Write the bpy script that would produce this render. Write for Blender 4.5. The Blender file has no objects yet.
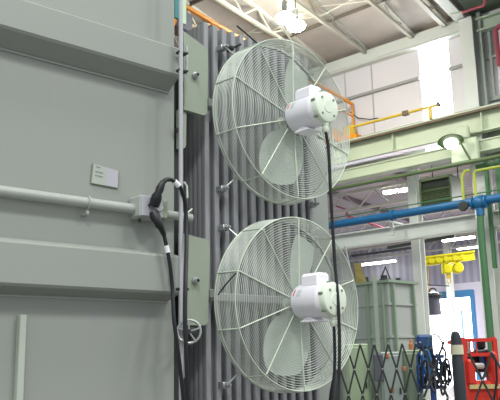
import bpy, math, random
from mathutils import Vector, Matrix
random.seed(4)
COL = bpy.context.scene.collection
rad = math.radians
sin, cos, pi = math.sin, math.cos, math.pi

# ------------------------------------------------------------------ camera frame (world: X along the tank, Y into the tank)
FPX = 750.0
PIT, ROL, AZT, AZA, AZB = map(rad, (12.07, 1.19, 48.43, 34.04, -48.28))
CAM = Vector((0, 0, 1.6))
F0 = Vector((cos(AZT), sin(AZT), 0)); R0 = Vector((sin(AZT), -cos(AZT), 0)); Z = Vector((0, 0, 1))
FW = cos(PIT) * F0 + sin(PIT) * Z
UP = -sin(PIT) * F0 + cos(PIT) * Z
RT = cos(ROL) * R0 - sin(ROL) * UP
UU = cos(ROL) * UP + sin(ROL) * R0
# building frame: u = joist direction, w = along the side wall, n = wall normal (away from the camera), v = across the joists
UD = Vector((cos(AZT - AZA), sin(AZT - AZA), 0)); VD = Vector((-UD.y, UD.x, 0))
WD = Vector((cos(AZT - AZB), sin(AZT - AZB), 0)); ND = Vector((WD.y, -WD.x, 0))

def ray(x, y): return FW + RT * ((x - 250) / FPX) - UU * ((y - 200) / FPX)
def onY(x, y, Y): d = ray(x, y); return CAM + d * (Y / d.y)
def onX(x, y, X): d = ray(x, y); return CAM + d * (X / d.x)
def onZ(x, y, z): d = ray(x, y); return CAM + d * ((z - CAM.z) / d.z)
def onN(x, y, D): d = ray(x, y); return CAM + d * (D / d.dot(ND))
def onD(x, y, D): d = ray(x, y); return CAM + d * (D / d.dot(F0))
def W(w, n, z): return Vector((0, 0, 0)) + WD * w + ND * n + Z * z
def U(u, v, z): return UD * u + VD * v + Z * z
def wof(P): return P.dot(WD)

# ------------------------------------------------------------------ materials
def lin(c):
    r = []
    for q in c:
        q /= 255.0
        r.append(q / 12.92 if q <= .04045 else ((q + .055) / 1.055) ** 2.4)
    return (*r, 1)
MATS = {}
def mat(name, c, rough=.5, metal=0, var=.06, scale=8, emit=None, es=1, bump=0, spec=.4):
    if name in MATS: return MATS[name]
    m = bpy.data.materials.new(name); m.use_nodes = True
    nt = m.node_tree; b = nt.nodes['Principled BSDF']
    b.inputs['Roughness'].default_value = rough; b.inputs['Metallic'].default_value = metal
    b.inputs['Specular IOR Level'].default_value = spec
    base = lin(c)
    tc = nt.nodes.new('ShaderNodeTexCoord')
    nz = nt.nodes.new('ShaderNodeTexNoise'); nz.inputs['Scale'].default_value = scale; nz.inputs['Detail'].default_value = 4
    nt.links.new(tc.outputs['Object'], nz.inputs['Vector'])
    mx = nt.nodes.new('ShaderNodeMix'); mx.data_type = 'RGBA'
    mx.inputs['A'].default_value = (*[q * (1 - var) for q in base[:3]], 1)
    mx.inputs['B'].default_value = (*[min(1, q * (1 + var)) for q in base[:3]], 1)
    nt.links.new(nz.outputs['Fac'], mx.inputs['Factor']); nt.links.new(mx.outputs['Result'], b.inputs['Base Color'])
    if bump:
        bp = nt.nodes.new('ShaderNodeBump'); bp.inputs['Strength'].default_value = bump; bp.inputs['Distance'].default_value = .01
        nt.links.new(nz.outputs['Fac'], bp.inputs['Height']); nt.links.new(bp.outputs['Normal'], b.inputs['Normal'])
    if emit:
        b.inputs['Emission Color'].default_value = lin(emit); b.inputs['Emission Strength'].default_value = es
    MATS[name] = m; return m

def tank_mat():
    """grey-green enamel with faint runs of dirt down it"""
    m = mat('tank_paint', (147, 152, 146), .42, var=.03, scale=2.5)
    nt = m.node_tree; b = nt.nodes['Principled BSDF']
    src = b.inputs['Base Color'].links[0].from_socket
    tc = nt.nodes.new('ShaderNodeTexCoord'); mp = nt.nodes.new('ShaderNodeMapping'); mp.inputs['Scale'].default_value = (9, 9, .5)
    nz = nt.nodes.new('ShaderNodeTexNoise'); nz.inputs['Scale'].default_value = 2; nz.inputs['Detail'].default_value = 3
    nt.links.new(tc.outputs['Object'], mp.inputs['Vector']); nt.links.new(mp.outputs['Vector'], nz.inputs['Vector'])
    cr = nt.nodes.new('ShaderNodeValToRGB'); cr.color_ramp.elements[0].position = .56; cr.color_ramp.elements[1].position = .75
    cr.color_ramp.elements[0].color = (0, 0, 0, 1); cr.color_ramp.elements[1].color = (.35, .35, .35, 1)
    nt.links.new(nz.outputs['Fac'], cr.inputs['Fac'])
    mx = nt.nodes.new('ShaderNodeMix'); mx.data_type = 'RGBA'; mx.inputs['B'].default_value = lin((150, 146, 156))
    nt.links.new(cr.outputs['Color'], mx.inputs['Factor']); nt.links.new(src, mx.inputs['A']); nt.links.new(mx.outputs['Result'], b.inputs['Base Color'])
    return m

def stripes(name, c1, c2, scale, axis, rough=.6, duty=.5):
    m = bpy.data.materials.new(name); m.use_nodes = True; nt = m.node_tree; b = nt.nodes['Principled BSDF']
    b.inputs['Roughness'].default_value = rough
    tc = nt.nodes.new('ShaderNodeTexCoord'); sx = nt.nodes.new('ShaderNodeVectorMath'); sx.operation = 'DOT_PRODUCT'
    sx.inputs[1].default_value = axis; nt.links.new(tc.outputs['Object'], sx.inputs[0])
    ml = nt.nodes.new('ShaderNodeMath'); ml.operation = 'MULTIPLY'; ml.inputs[1].default_value = scale; nt.links.new(sx.outputs['Value'], ml.inputs[0])
    fr = nt.nodes.new('ShaderNodeMath'); fr.operation = 'FRACT'; nt.links.new(ml.outputs[0], fr.inputs[0])
    gt = nt.nodes.new('ShaderNodeMath'); gt.operation = 'GREATER_THAN'; gt.inputs[1].default_value = duty; nt.links.new(fr.outputs[0], gt.inputs[0])
    mx = nt.nodes.new('ShaderNodeMix'); mx.data_type = 'RGBA'; mx.inputs['A'].default_value = lin(c1); mx.inputs['B'].default_value = lin(c2)
    nt.links.new(gt.outputs[0], mx.inputs['Factor']); nt.links.new(mx.outputs['Result'], b.inputs['Base Color'])
    return m

TANK = tank_mat()
RADM = mat('radiator_paint', (146, 147, 151), .32, var=.05, scale=5, spec=.6)
WIRE = mat('guard_wire', (194, 201, 192), .4, .15, var=.04)
WIRE2 = mat('guard_spoke', (196, 208, 192), .4, .1, var=.04)
BLADE = mat('blade_metal', (204, 214, 204), .45, .1, var=.05, scale=6)
WHITE = mat('motor_white', (240, 238, 246), .4, var=.02, scale=20)
CREAM = mat('end_bell_paint', (222, 232, 216), .45, var=.02, scale=20)
STEEL = mat('galvanised_steel', (170, 174, 172), .35, .6, var=.08, scale=30)
CONDUIT = mat('conduit_paint', (164, 169, 164), .4, var=.03)
ROD = mat('rod_paint', (172, 173, 178), .35, .1, var=.03)
BLACK = mat('black_rubber', (26, 27, 32), .45, var=.1, scale=30)
DARKM = mat('dark_steel', (52, 56, 54), .55, .2, var=.1)
PAPER = mat('label_plate', (168, 176, 168), .35, var=.03, scale=40)
PAPER2 = mat('label_plate_lilac', (176, 175, 184), .35, var=.03, scale=40)
INK = mat('faint_ink', (140, 148, 142), .7)
RED = mat('red_sticker', (214, 70, 60), .5)
TAGW = mat('white_tag', (238, 238, 242), .5)
OLIVEBOX = mat('box_side_olive', (150, 160, 140), .5)
WALLP = mat('wall_panel', (212, 208, 213), .7, var=.04, scale=.4)
SEAM = mat('panel_seam', (178, 176, 178), .7)
GIRT = mat('girt_grey', (150, 150, 148), .6)
GIRD = mat('girder_cream', (190, 200, 174), .5, var=.05, scale=1.5)
COLM = mat('column_white', (206, 210, 204), .5, var=.04, scale=2)
BEIGE = mat('truss_beige', (176, 174, 162), .6, var=.06)
DECK = mat('roof_deck', (176, 168, 162), .85, var=.18, scale=1.6, bump=.3)
DECKS = mat('roof_deck_green_shade', (96, 112, 96), .85, var=.12, scale=1.2)  # side roof green-grey, darkened to paint in the next bay's shade
DECKL = mat('low_roof', (182, 174, 186), .85, var=.12, scale=1)
PURL = mat('purlin_dark', (100, 92, 84), .7)
TRUSSW = mat('truss_pale', (196, 194, 186), .6, var=.05)
BROWN = mat('rail_brown', (112, 100, 86), .8, var=.3, scale=3)
GAPBAR = mat('gap_bright_bar', (214, 208, 224), .4, .1)
BLUE = mat('blue_pipe_paint', (26, 94, 140), .4, var=.06, scale=2)
BLUE2 = mat('blue_machine', (38, 70, 124), .5, var=.2, scale=5)
DGREEN = mat('dark_green_pipe', (84, 104, 66), .5, var=.1, scale=2)
GREEN = mat('green_pipe', (66, 108, 72), .5, var=.1, scale=2)
LGREEN = mat('pale_green_paint', (148, 162, 143), .5, var=.06, scale=2)
YGREEN = mat('yellow_green_pipe', (168, 178, 70), .5, var=.06)
YELLOW = mat('yellow_paint', (206, 174, 52), .5, var=.06)
YELL2 = mat('hoist_yellow', (224, 214, 20), .5, var=.06)
ORANGE = mat('crane_orange', (232, 150, 34), .5, var=.06)
REDP = mat('red_paint', (214, 52, 38), .45, var=.1, scale=3)
REDPIPE = mat('red_pipe', (164, 76, 90), .5)
HEAT = mat('heater_green', (84, 98, 70), .5, var=.1)
HEATD = mat('heater_dark', (34, 42, 34), .7)
EQG = mat('equipment_grey', (166, 173, 168), .5, var=.06, scale=2)
EQL = mat('equipment_green', (136, 154, 134), .5, var=.06, scale=2)
OLIVE = mat('olive_brown', (124, 112, 66), .8, var=.2, scale=10)
GREYD = mat('dark_grey', (88, 88, 100), .6, var=.1)
SILL = mat('blue_header', (74, 138, 188), .5)
CORR = stripes('corrugated_blue_grey', (178, 177, 192), (158, 157, 177), 2.2, tuple(WD))  # paler and darker bands paint the ridges' shading on a flat wall
FARW = mat('far_wall_white', (222, 216, 228), .7, var=.03)
FLOORM = mat('concrete_floor', (104, 102, 98), .6, var=.12, scale=1.2, bump=.1)
DAY = mat('daylight_glass', (240, 245, 250), .3, emit=(245, 248, 255), es=7)
DAYF = mat('daylight_far', (240, 245, 250), .3, emit=(248, 246, 255), es=5)
TUBE = mat('fluorescent_tube', (250, 250, 245), .3, emit=(250, 252, 240), es=9)
BULB = mat('metal_halide_glow', (250, 255, 240), .3, emit=(246, 255, 232), es=30)
TEAL = mat('teal_glass', (70, 150, 150), .2, emit=None)
BLUEL = mat('light_blue_hose', (60, 120, 176), .5)
SEAT = mat('grey_vinyl', (190, 190, 184), .5)
WOOD = mat('pale_plank', (206, 186, 130), .7, var=.1, scale=10)
ORSM = mat('orange_plastic', (190, 116, 70), .5)

# ------------------------------------------------------------------ mesh builder
class MB:
    def __init__(s): s.v = []; s.f = []; s.sm = []
    def add(s, vs, fs, smooth=False):
        o = len(s.v); s.v += [Vector(q) for q in vs]
        for f in fs: s.f.append([i + o for i in f]); s.sm.append(smooth)
        return s
    def box(s, c, h, ax=None, ay=None, az=None, bev=0):
        """centre, half sizes, axes"""
        ax = ax or Vector((1, 0, 0)); ay = ay or Vector((0, 1, 0)); az = az or Vector((0, 0, 1)); c = Vector(c)
        if bev <= 0:
            vs = [c + ax * (i * h[0]) + ay * (j * h[1]) + az * (k * h[2]) for i in (-1, 1) for j in (-1, 1) for k in (-1, 1)]
            return s.add(vs, [(0, 1, 3, 2), (4, 6, 7, 5), (0, 4, 5, 1), (2, 3, 7, 6), (0, 2, 6, 4), (1, 5, 7, 3)])
        b = min(bev, *[q * .9 for q in h])
        vs = []; idx = {}
        for i in (-1, 1):
            for j in (-1, 1):
                for k in (-1, 1):
                    for a in range(3):
                        e = [h[0] - b, h[1] - b, h[2] - b]; e[a] = h[a]
                        idx[(i, j, k, a)] = len(vs); vs.append(c + ax * (i * e[0]) + ay * (j * e[1]) + az * (k * e[2]))
        fs = []
        for a in range(3):
            o1, o2 = [q for q in range(3) if q != a]
            for sg in (-1, 1):
                q = []
                for p1, p2 in ((-1, -1), (1, -1), (1, 1), (-1, 1)):
                    t = [0, 0, 0]; t[a] = sg; t[o1] = p1; t[o2] = p2; q.append(idx[(*t, a)])
                fs.append(q)
        for a in range(3):
            o1, o2 = [q for q in range(3) if q != a]
            for p1 in (-1, 1):
                for p2 in (-1, 1):
                    t = [0, 0, 0]; t[o1] = p1; t[o2] = p2; t0 = list(t); t0[a] = -1; t1 = list(t); t1[a] = 1
                    fs.append([idx[(*t0, o1)], idx[(*t1, o1)], idx[(*t1, o2)], idx[(*t0, o2)]])
        for i in (-1, 1):
            for j in (-1, 1):
                for k in (-1, 1): fs.append([idx[(i, j, k, 0)], idx[(i, j, k, 1)], idx[(i, j, k, 2)]])
        return s.add(vs, fs)
    def bar(s, p0, p1, a, b, up=Z):
        """rectangular bar between two points, half sizes a (sideways) and b (along up)"""
        p0 = Vector(p0); p1 = Vector(p1); d = (p1 - p0); L = d.length; d.normalize()
        sd = d.cross(up)
        if sd.length < 1e-4: sd = d.cross(Vector((1, 0, 0)))
        sd.normalize(); uu = sd.cross(d)
        return s.box((p0 + p1) / 2, (L / 2, a, b), d, sd, uu)
    def tube(s, pts, r, n=8, closed=False, cap=True):
        pts = [Vector(q) for q in pts]; m = len(pts)
        rr = r if isinstance(r, (list, tuple)) else [r] * m
        vs = []; N = None
        for i in range(m):
            if closed: t = (pts[(i + 1) % m] - pts[i - 1])
            else: t = pts[min(i + 1, m - 1)] - pts[max(i - 1, 0)]
            t.normalize()
            if N is None:
                N = t.cross(Z)
                if N.length < 1e-3: N = t.cross(Vector((1, 0, 0)))
            else: N = N - t * N.dot(t)
            N.normalize(); B = t.cross(N)
            for k in range(n):
                a = 2 * pi * k / n; vs.append(pts[i] + (N * cos(a) + B * sin(a)) * rr[i])
        fs = []
        for i in range(m if closed else m - 1):
            j = (i + 1) % m
            for k in range(n): fs.append([i * n + k, i * n + (k + 1) % n, j * n + (k + 1) % n, j * n + k])
        if cap and not closed: fs.append(list(range(n))[::-1]); fs.append([(m - 1) * n + k for k in range(n)])
        return s.add(vs, fs, True)
    def ring(s, c, ax, ay, R, r, m=72, n=5):
        c = Vector(c)
        return s.tube([c + ax * (R * cos(2 * pi * i / m)) + ay * (R * sin(2 * pi * i / m)) for i in range(m)], r, n, True)
    def lathe(s, c, axis, prof, n=32, caps=True):
        """prof = [(t along axis, radius)]"""
        axis = Vector(axis).normalized(); a1 = axis.cross(Z)
        if a1.length < 1e-3: a1 = Vector((1, 0, 0))
        a1.normalize(); a2 = axis.cross(a1); c = Vector(c); vs = []
        for t, r in prof:
            for k in range(n):
                a = 2 * pi * k / n; vs.append(c + axis * t + (a1 * cos(a) + a2 * sin(a)) * r)
        fs = []
        for i in range(len(prof) - 1):
            for k in range(n): fs.append([i * n + k, (i + 1) * n + k, (i + 1) * n + (k + 1) % n, i * n + (k + 1) % n])
        if caps: fs.append(list(range(n))); fs.append([(len(prof) - 1) * n + k for k in range(n)][::-1])
        return s.add(vs, fs, True)
    def prism(s, poly, d):
        """flat polygon swept along d"""
        poly = [Vector(q) for q in poly]; n = len(poly); d = Vector(d)
        fs = [list(range(n)), [n + i for i in range(n)][::-1]] + [[i, (i + 1) % n, n + (i + 1) % n, n + i] for i in range(n)]
        return s.add(poly + [q + d for q in poly], fs)
    def build(s, name, m, parent=None, kind=None, label=None, cat=None, group=None, origin=None):
        me = bpy.data.meshes.new(name)
        if origin is None:
            lo = Vector([min(q[i] for q in s.v) for i in range(3)]); hi = Vector([max(q[i] for q in s.v) for i in range(3)])
            origin = (lo + hi) / 2; origin.z = lo.z
        me.from_pydata([tuple(q - origin) for q in s.v], [], s.f)
        me.polygons.foreach_set('use_smooth', s.sm)
        me.materials.append(m); me.update()
        import bmesh
        bm = bmesh.new(); bm.from_mesh(me); bmesh.ops.recalc_face_normals(bm, faces=bm.faces); bm.to_mesh(me); bm.free()
        if any(s.sm):
            me.set_sharp_from_angle(angle=rad(38)) if hasattr(me, 'set_sharp_from_angle') else None
        o = bpy.data.objects.new(name, me); COL.objects.link(o)
        po = Vector(parent['_o']) if parent is not None else Vector((0, 0, 0))
        o['_o'] = tuple(origin); o.location = origin - po
        if parent is not None: o.parent = parent
        tag(o, label, cat, group, kind); return o

def tag(o, label=None, cat=None, group=None, kind=None):
    if label: o['label'] = label
    if cat: o['category'] = cat
    if group: o['group'] = group
    if kind: o['kind'] = kind
def thing(name, loc, label, cat, group=None):
    o = bpy.data.objects.new(name, None); COL.objects.link(o); o.location = loc; o['_o'] = tuple(loc); o.empty_display_size = .1
    tag(o, label, cat, group); return o
def kids(o): return [c for c in bpy.data.objects if c.parent == o]
def copy_tree(o, parent=None):
    c = o.copy(); COL.objects.link(c); c.parent = parent
    for ch in kids(o): copy_tree(ch, c)
    return c

# ================================================================== THE BUILDING
def quad(name, pts, m, kind='structure', thick=None):
    b = MB(); b.prism(pts, thick if thick is not None else Vector((0, 0, -.1))); return b.build(name, m, None, kind)

quad('floor', [U(-8, -14, 0), U(48, -14, 0), U(48, 60, 0), U(-8, 60, 0)], FLOORM, thick=Vector((0, 0, -.2)))
def zd(n_): return 12.06 + (21 - n_) * .085
quad('ceiling', [W(5, 21.3, zd(21.3)), W(34, 21.3, zd(21.3)), W(34, -4, zd(-4)), W(5, -4, zd(-4))], DECK, thick=Z * .15)
quad('ceiling_side', [U(-4, -10, 11.98), U(27, -10, 11.98), U(27, 6.35, 11.98), U(-4, 6.35, 11.98)], DECKS, thick=Z * .15)
# ribs under the shade-darkened side roof are plain; upper wall in panels with the window gap
WN = 21.0
w0, w1 = 9.62, 32.0
wa, wb = 10.12, 11.17      # bright window strip
quad('wall_right', [W(wb, WN, 8.0), W(w1, WN, 8.0), W(w1, WN, 12.06), W(wb, WN, 12.06)], WALLP, thick=ND * .15)
quad('wall_right_side', [W(2, WN, 8.0), W(wa, WN, 8.0), W(wa, WN, 12.06), W(2, WN, 12.06)], WALLP, thick=ND * .15)
quad('wall_right_top', [W(wa, WN, 11.65), W(wb, WN, 11.65), W(wb, WN, 12.06), W(wa, WN, 12.06)], WALLP, thick=ND * .15)
quad('window_1', [W(wa, WN + .06, 8.0), W(wb, WN + .06, 8.0), W(wb, WN + .06, 11.65), W(wa, WN + .06, 11.65)], DAY, thick=ND * .05)
b = MB()
b.bar(W(9.5, WN - .12, 11.75), W(w1, WN - .12, 11.75), .12, .19)
b.bar(W(9.5, WN - .14, 11.5), W(w1, WN - .14, 11.5), .14, .025)
b.build('trim_1', COLM, None, 'structure')
b = MB()
for a, c in ((wb, w1), (9.6, wa)): b.bar(W(a, WN - .06, 10.47), W(c, WN - .06, 10.47), .06, .045)
b.build('trim_2', GIRT, None, 'structure')
b = MB()
for q in (13.0, 14.1, 15.3, 17.2, 19, 21): b.bar(W(q, WN - .01, 8.4), W(q, WN - .01, 11.5), .02, .02, ND)
b.build('trim_3', SEAM, None, 'structure')
# low bay beyond: roof, far wall with bright doorway
FN = 40.0
quad('ceiling_low_bay', [W(-6, WN + .2, 8.35), W(46, WN + .2, 8.35), W(46, FN, 8.35), W(-6, FN, 8.35)], DECKL, thick=Z * .15)
dl = wof(onN(408, 320, FN)); dr = wof(onN(475, 320, FN)); dt = onN(450, 297, FN).z; ct = onN(440, 285, FN).z
quad('wall_far_upper', [W(-6, FN, ct), W(46, FN, ct), W(46, FN, 8.35), W(-6, FN, 8.35)], CORR, thick=ND * .2)
quad('wall_far_header', [W(dr, FN, dt), W(dl, FN, dt), W(dl, FN, ct), W(dr, FN, ct)], FARW, thick=ND * .2)
quad('wall_far_left', [W(dl, FN, 0), W(46, FN, 0), W(46, FN, ct), W(dl, FN, ct)], FARW, thick=ND * .2)
quad('wall_far_right', [W(-6, FN, 0), W(dr, FN, 0), W(dr, FN, ct), W(-6, FN, ct)], FARW, thick=ND * .2)
quad('window_2', [W(dr, FN + .08, 0), W(dl, FN + .08, 0), W(dl, FN + .08, dt), W(dr, FN + .08, dt)], DAYF, thick=ND * .05)
b = MB(); b.bar(W(dr, FN - .1, dt + .12), W(dl, FN - .1, dt + .12), .1, .2)
b.bar(W(dr, FN - .1, 0), W(dr, FN - .1, dt + .3), .1, .12, ND)
b.build('trim_4', SILL, None, 'structure')
q = wof(onN(463, 320, FN)); b = MB(); b.bar(W(q, FN - .03, 0), W(q, FN - .03, dt - .8), .05, .09, ND)
b.build('trim_5', mat('pale_blue_post', (150, 200, 236), .5), None, 'structure')

# columns
def hcol(name, w_, n_, z0, z1, wid, dep, m, label, cat='column', group=None):
    b = MB(); t = .02
    b.box(W(w_, n_ - dep / 2, (z0 + z1) / 2), (wid / 2, t, (z1 - z0) / 2), WD, ND, Z)
    b.box(W(w_, n_ + dep / 2, (z0 + z1) / 2), (wid / 2, t, (z1 - z0) / 2), WD, ND, Z)
    b.box(W(w_, n_, (z0 + z1) / 2), (t, dep / 2, (z1 - z0) / 2), WD, ND, Z)
    b.box(W(w_, n_, z0 + .01), (wid / 2 + .08, dep / 2 + .08, .02), WD, ND, Z)
    return b.build(name, m, None, None, label, cat, group)
hcol('steel_column', 9.27, 20.75, 0, 11.8, .42, .4, COLM, 'tall white steel column at the right end of the bright window strip')
cq = wof(onN(415.5, 210, 21.6))
hcol('steel_column', cq, 21.6, 0, 8.2, .3, .3, COLM, 'white column behind the green heater and the blue pipe')
cq2 = wof(onN(451, 300, 37))
hcol('steel_column', cq2, 37, 0, 8.2, .3, .3, COLM, 'thin far column standing before the bright doorway, under the yellow hoist')
hcol('steel_column', 8.72, 21.0, 0, 8.95, .34, .34, LGREEN, 'pale green column at the right edge of the photo')

# crane girder
g = thing('crane_girder', W(14, 20.4, 7.36), 'cream crane runway girder with rail crossing below the white panelled wall', 'girder')
b = MB()
b.bar(W(4, 20.4, 8.700), W(32, 20.4, 8.700), .26, .025)
b.build('top_flange', GIRD, g)
b = MB(); b.bar(W(4, 20.42, 8.353), W(32, 20.42, 8.353), .03, .34); b.bar(W(4, 20.4, 8.045), W(32, 20.4, 8.045), .12, .02)
b.build('web', GIRD, g)
b = MB(); b.bar(W(4, 20.19, 8.637), W(32, 20.19, 8.637), .05, .035)
b.build('flange_shade_strip', BROWN, g)  # brown strip painting in the shade under the top flange
b = MB(); b.bar(W(4, 20.4, 8.767), W(32, 20.4, 8.767), .035, .045)
b.build('rail', DARKM, g)
b = MB(); b.bar(W(9.6, 20.34, 7.949), W(32, 20.34, 7.949), .05, .045)
b.build('gap_bright_bar', GAPBAR, g)  # pale bar added for the bright light seen through the girder gap
b = MB(); b.bar(W(4, 20.38, 7.6), W(32, 20.38, 7.6), .03, .17); b.bar(W(4, 20.38, 7.42), W(32, 20.38, 7.42), .2, .02); b.bar(W(4, 20.45, 7.77), W(32, 20.45, 7.77), .14, .02)
b.build('lower_beam', GIRD, g)
for q in (6.5, 8.9, 11.9, 14.2, 16.5, 19, 22): MB().box(W(q, 20.32, 8.353), (.015, .1, .32), WD, ND, Z).build('stiffener', GIRD, g)
b = MB(); b.box(W(9.42, 20.1, 7.487), (.42, .1, .34), WD, ND, Z, .03); b.box(W(9.42, 20.05, 8.017), (.2, .1, .2), WD, ND, Z, .05)
b.build('corbel', GIRD, g)

# low I-beam under the blue pipe
b = MB()
b.bar(W(4, 20.9, 5.71), W(32, 20.9, 5.71), .14, .02); b.bar(W(4, 20.9, 5.25), W(32, 20.9, 5.25), .14, .02); b.bar(W(4, 20.9, 5.48), W(32, 20.9, 5.48), .02, .22)
b.build('tie_beam', COLM, None, None, 'white horizontal I-beam running just below the blue pipe', 'beam')

# pipes
def pipe(name, pts, r, m, label, cat='pipe', n=12):
    return MB().tube(pts, r, n).build(name, m, None, None, label, cat)
pipe('green_pipe', [W(4, 20.0, 7.1), W(32, 20.0, 7.1)], .06, DGREEN, 'dark green pipe running along the bottom edge of the cream girder')
bp = thing('blue_pipe', W(14, 19.8, 6), 'bright blue pipe with a valve running level past the green heater', 'pipe')
zb = onN(410, 212.5, 19.8).z
MB().tube([W(4, 19.8, zb), W(32, 19.8, zb)], .125, 16).build('pipe_run', BLUE, bp)
for q in (8.9, 11.8, 14.6, 17.5): MB().lathe(W(q - .06, 19.8, zb), WD, [(0, .17), (.04, .17), (.06, .17), (.12, .17)], 16).build('flange', BLUE, bp)
vv = onN(478, 205, 19.65); wv = wof(vv)
vb = MB(); vb.lathe(W(wv - .22, 19.75, zb - .05), WD, [(0, .18), (.05, .18), (.06, .13), (.16, .2), (.28, .2), (.38, .13), (.39, .18), (.44, .18)], 18)
vb.lathe(W(wv, 19.75, zb - .42), Z, [(0, .12), (.25, .12)], 12)
vb.build('valve', BLUE, bp)
v2 = wof(onN(464, 208, 19.6)); vb = MB(); vb.lathe(W(v2, 19.5, zb - .12), ND, [(0, .13), (.04, .15), (.12, .13), (.2, .1)], 16)
vb.build('actuator', DARKM, bp)
b = MB()
for px in (397,):
    q = wof(onN(px, 225, 20.4)); b.bar(W(q, 20.1, 5.3), W(q, 20.1, zb - .1), .05, .05, ND); b.bar(W(q, 19.8, zb - .14), W(q, 20.7, zb - .14), .05, .03)
b.build('support_bracket', COLM, bp)
# green drop pipe
pts = [onN(476, 213, 19.6), onN(475.5, 224, 19.6), onN(475, 240, 19.6)]
base = pts[-1]
pts = [W(wv, 19.75, zb - .4), W(wv + .02, 19.75, zb - .7), W(wv + .02, 19.75, 4.5), W(wv + .0, 19.75, 0)]
pipe('drop_pipe', pts, .1, GREEN, 'thick green vertical pipe dropping from the blue valve down the white column')
# goosenecks and small pipes
z1_ = onN(462, 175, 19.9).z
q1 = wof(onN(462.5, 185, 19.9)); q2 = wof(onN(475, 185, 19.9))
pipe('gooseneck_pipe', [W(q1, 19.9, zb + .1), W(q1, 19.9, z1_ - .1), W(q1 - .03, 19.9, z1_), W(q1 - .12, 19.9, z1_ + .1), W(q1 - .2, 19.9, z1_ + .1), W(q2 + .12, 19.9, z1_ + .08)], .042, YGREEN, 'yellow-green bent pipe rising from the blue pipe, nearer the heater', n=8)
pipe('gooseneck_pipe', [W(q2, 19.9, zb + .1), W(q2, 19.9, z1_ - .02), W(q2 - .06, 19.9, z1_ + .04), W(6.5, 19.9, z1_ + .04)], .042, YGREEN, 'yellow-green pipe rising from the blue valve and turning right over the column', n=8)
pipe('thin_pipe', [W(4, 20.0, onN(410, 205, 20.0).z), W(26, 20.0, onN(410, 205, 20.0).z)], .02, GREEN, 'thin green line running just above the blue pipe', n=6)
zz = onN(360, 203, 22).z
pipe('sprinkler_pipe', [onN(336, 206, 26), onN(345, 209, 26), onN(402, 231, 26)][:2] + [onN(349, 218, 26)], .04, REDPIPE, 'short red sprinkler pipe above the left end of the blue pipe', n=6)
pipe('conduit_run', [W(6.5, 19.98, onN(492, 175, 20).z + .9), W(6.5, 20.2, onN(492, 175, 20).z - .9)], .03, GREEN, 'small green conduit at the right edge above the blue pipe', n=6)
b = MB(); q = wof(onN(488, 190, 20.3)); b.bar(W(q, 20.3, 4.0), W(q, 20.3, 7.2), .05, .05, ND); b.bar(W(q - .35, 20.3, 0), W(q - .35, 20.3, 7.2), .06, .06, ND)
b.bar(W(q - .35, 20.3, 7.0), W(q + .3, 20.3, 7.0), .05, .05)
b.build('steel_frame', GREEN, None, None, 'green steel frame standing beside the column at the right edge', 'frame')

# red pipe top right
pr = [onZ(462, 12.5, 11.8), onZ(476, 8, 11.8), onZ(483.5, 5.5, 11.8)]
e = pr[-1] + (pr[-1] - pr[-2]).cross(Z).normalized() * -.9
MB().tube(pr + [onZ(485, 3, 11.8), onZ(484, -10, 11.8)], .045, 8).build('sprinkler_pipe', REDPIPE, None, None, 'red pipe with an elbow under the shade-darkened green roof at the top right', 'pipe')
MB().tube([onZ(450, 15, 11.8), pr[0]], .05, 8).build('pipe_sleeve', COLM, None, None, 'short white pipe length leading to the red elbow at top right', 'pipe')
# right side bay: header beam, frame, red frame
b = MB(); zt = onN(490, 18, 20.9).z; zl = onN(490, 30, 20.9).z
b.bar(W(4, 20.9, (zt + zl) / 2), W(9.02, 20.9, (zt + zl) / 2), .08, (zt - zl) / 2); b.bar(W(4, 20.8, zl), W(9.02, 20.8, zl), .14, .03); b.bar(W(4, 20.8, zt), W(9.02, 20.8, zt), .14, .03)
b.build('header_beam', mat('header_green', (166, 180, 164), .5), None, None, 'grey-green beam at the top right corner beside the white column', 'beam')
b = MB(); q = 8.93; b.bar(W(q, 20.8, 8.9), W(q, 20.8, 11.95), .06, .08, ND); b.bar(W(q - .22, 20.9, 9.1), W(q - .22, 20.9, zl), .035, .03, ND)
b.bar(W(4, 20.9, onN(492, 57, 20.9).z), W(q, 20.9, onN(492, 57, 20.9).z), .03, .04)
b.bar(W(4, 20.9, onN(492, 99, 20.9).z), W(q, 20.9, onN(492, 99, 20.9).z), .03, .06)
b.build('wall_frame', mat('frame_green', (142, 152, 144), .5), None, None, 'dark green framing on the pale wall right of the tall white column', 'frame')
a0 = onN(495.5, 28, 20.7); a1 = onN(498, 66, 20.7)
b = MB(); wq = wof(a0); b.tube([W(4, 20.7, a0.z + .02), W(wq - .1, 20.7, a0.z + .02), W(wq, 20.7, a0.z - .08), W(wq, 20.7, a1.z)], .075, 8)
b.build('sprinkler_pipe', REDPIPE, None, None, 'red pipe bending down the wall at the far right, right of the white column', 'pipe')

# roof trusses
def joist(v_, label, ue, z0=11.85, z1=12.98, u0=3.0, m=BEIGE, mt=TRUSSW, bw=.05):
    v_ *= .9856
    def zt_(x): return zd(U(x, v_, 0).dot(ND)) - .06
    t = thing('roof_truss', U(u0, v_, z0), label, 'roof truss', 'roof trusses over the high bay')
    MB().bar(U(u0, v_, z0), U(ue, v_, z0), bw, .05).build('bottom_chord', m, t)
    MB().bar(U(u0, v_, zt_(u0)), U(ue + .1, v_, zt_(ue + .1)), .06, .05).build('top_chord', mt, t)
    b = MB(); k = 0; st = .8; x = u0
    while x + st < ue:
        a, c = (z0, zt_(x + st)) if k % 2 == 0 else (zt_(x), z0)
        b.bar(U(x, v_, a), U(x + st, v_, c), .022, .03); x += st; k += 1
    b.build('web', m, t); return t
lab = ['nearest the tall white column', 'second from the tall white column', 'third from the tall white column', 'passing left of the ceiling lamps', 'fifth from the tall white column', 'sixth from the tall white column']
def ue(v_):   # u where the joist meets the wall plane
    return (WN - .3 - v_ * VD.dot(ND)) / UD.dot(ND)
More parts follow.
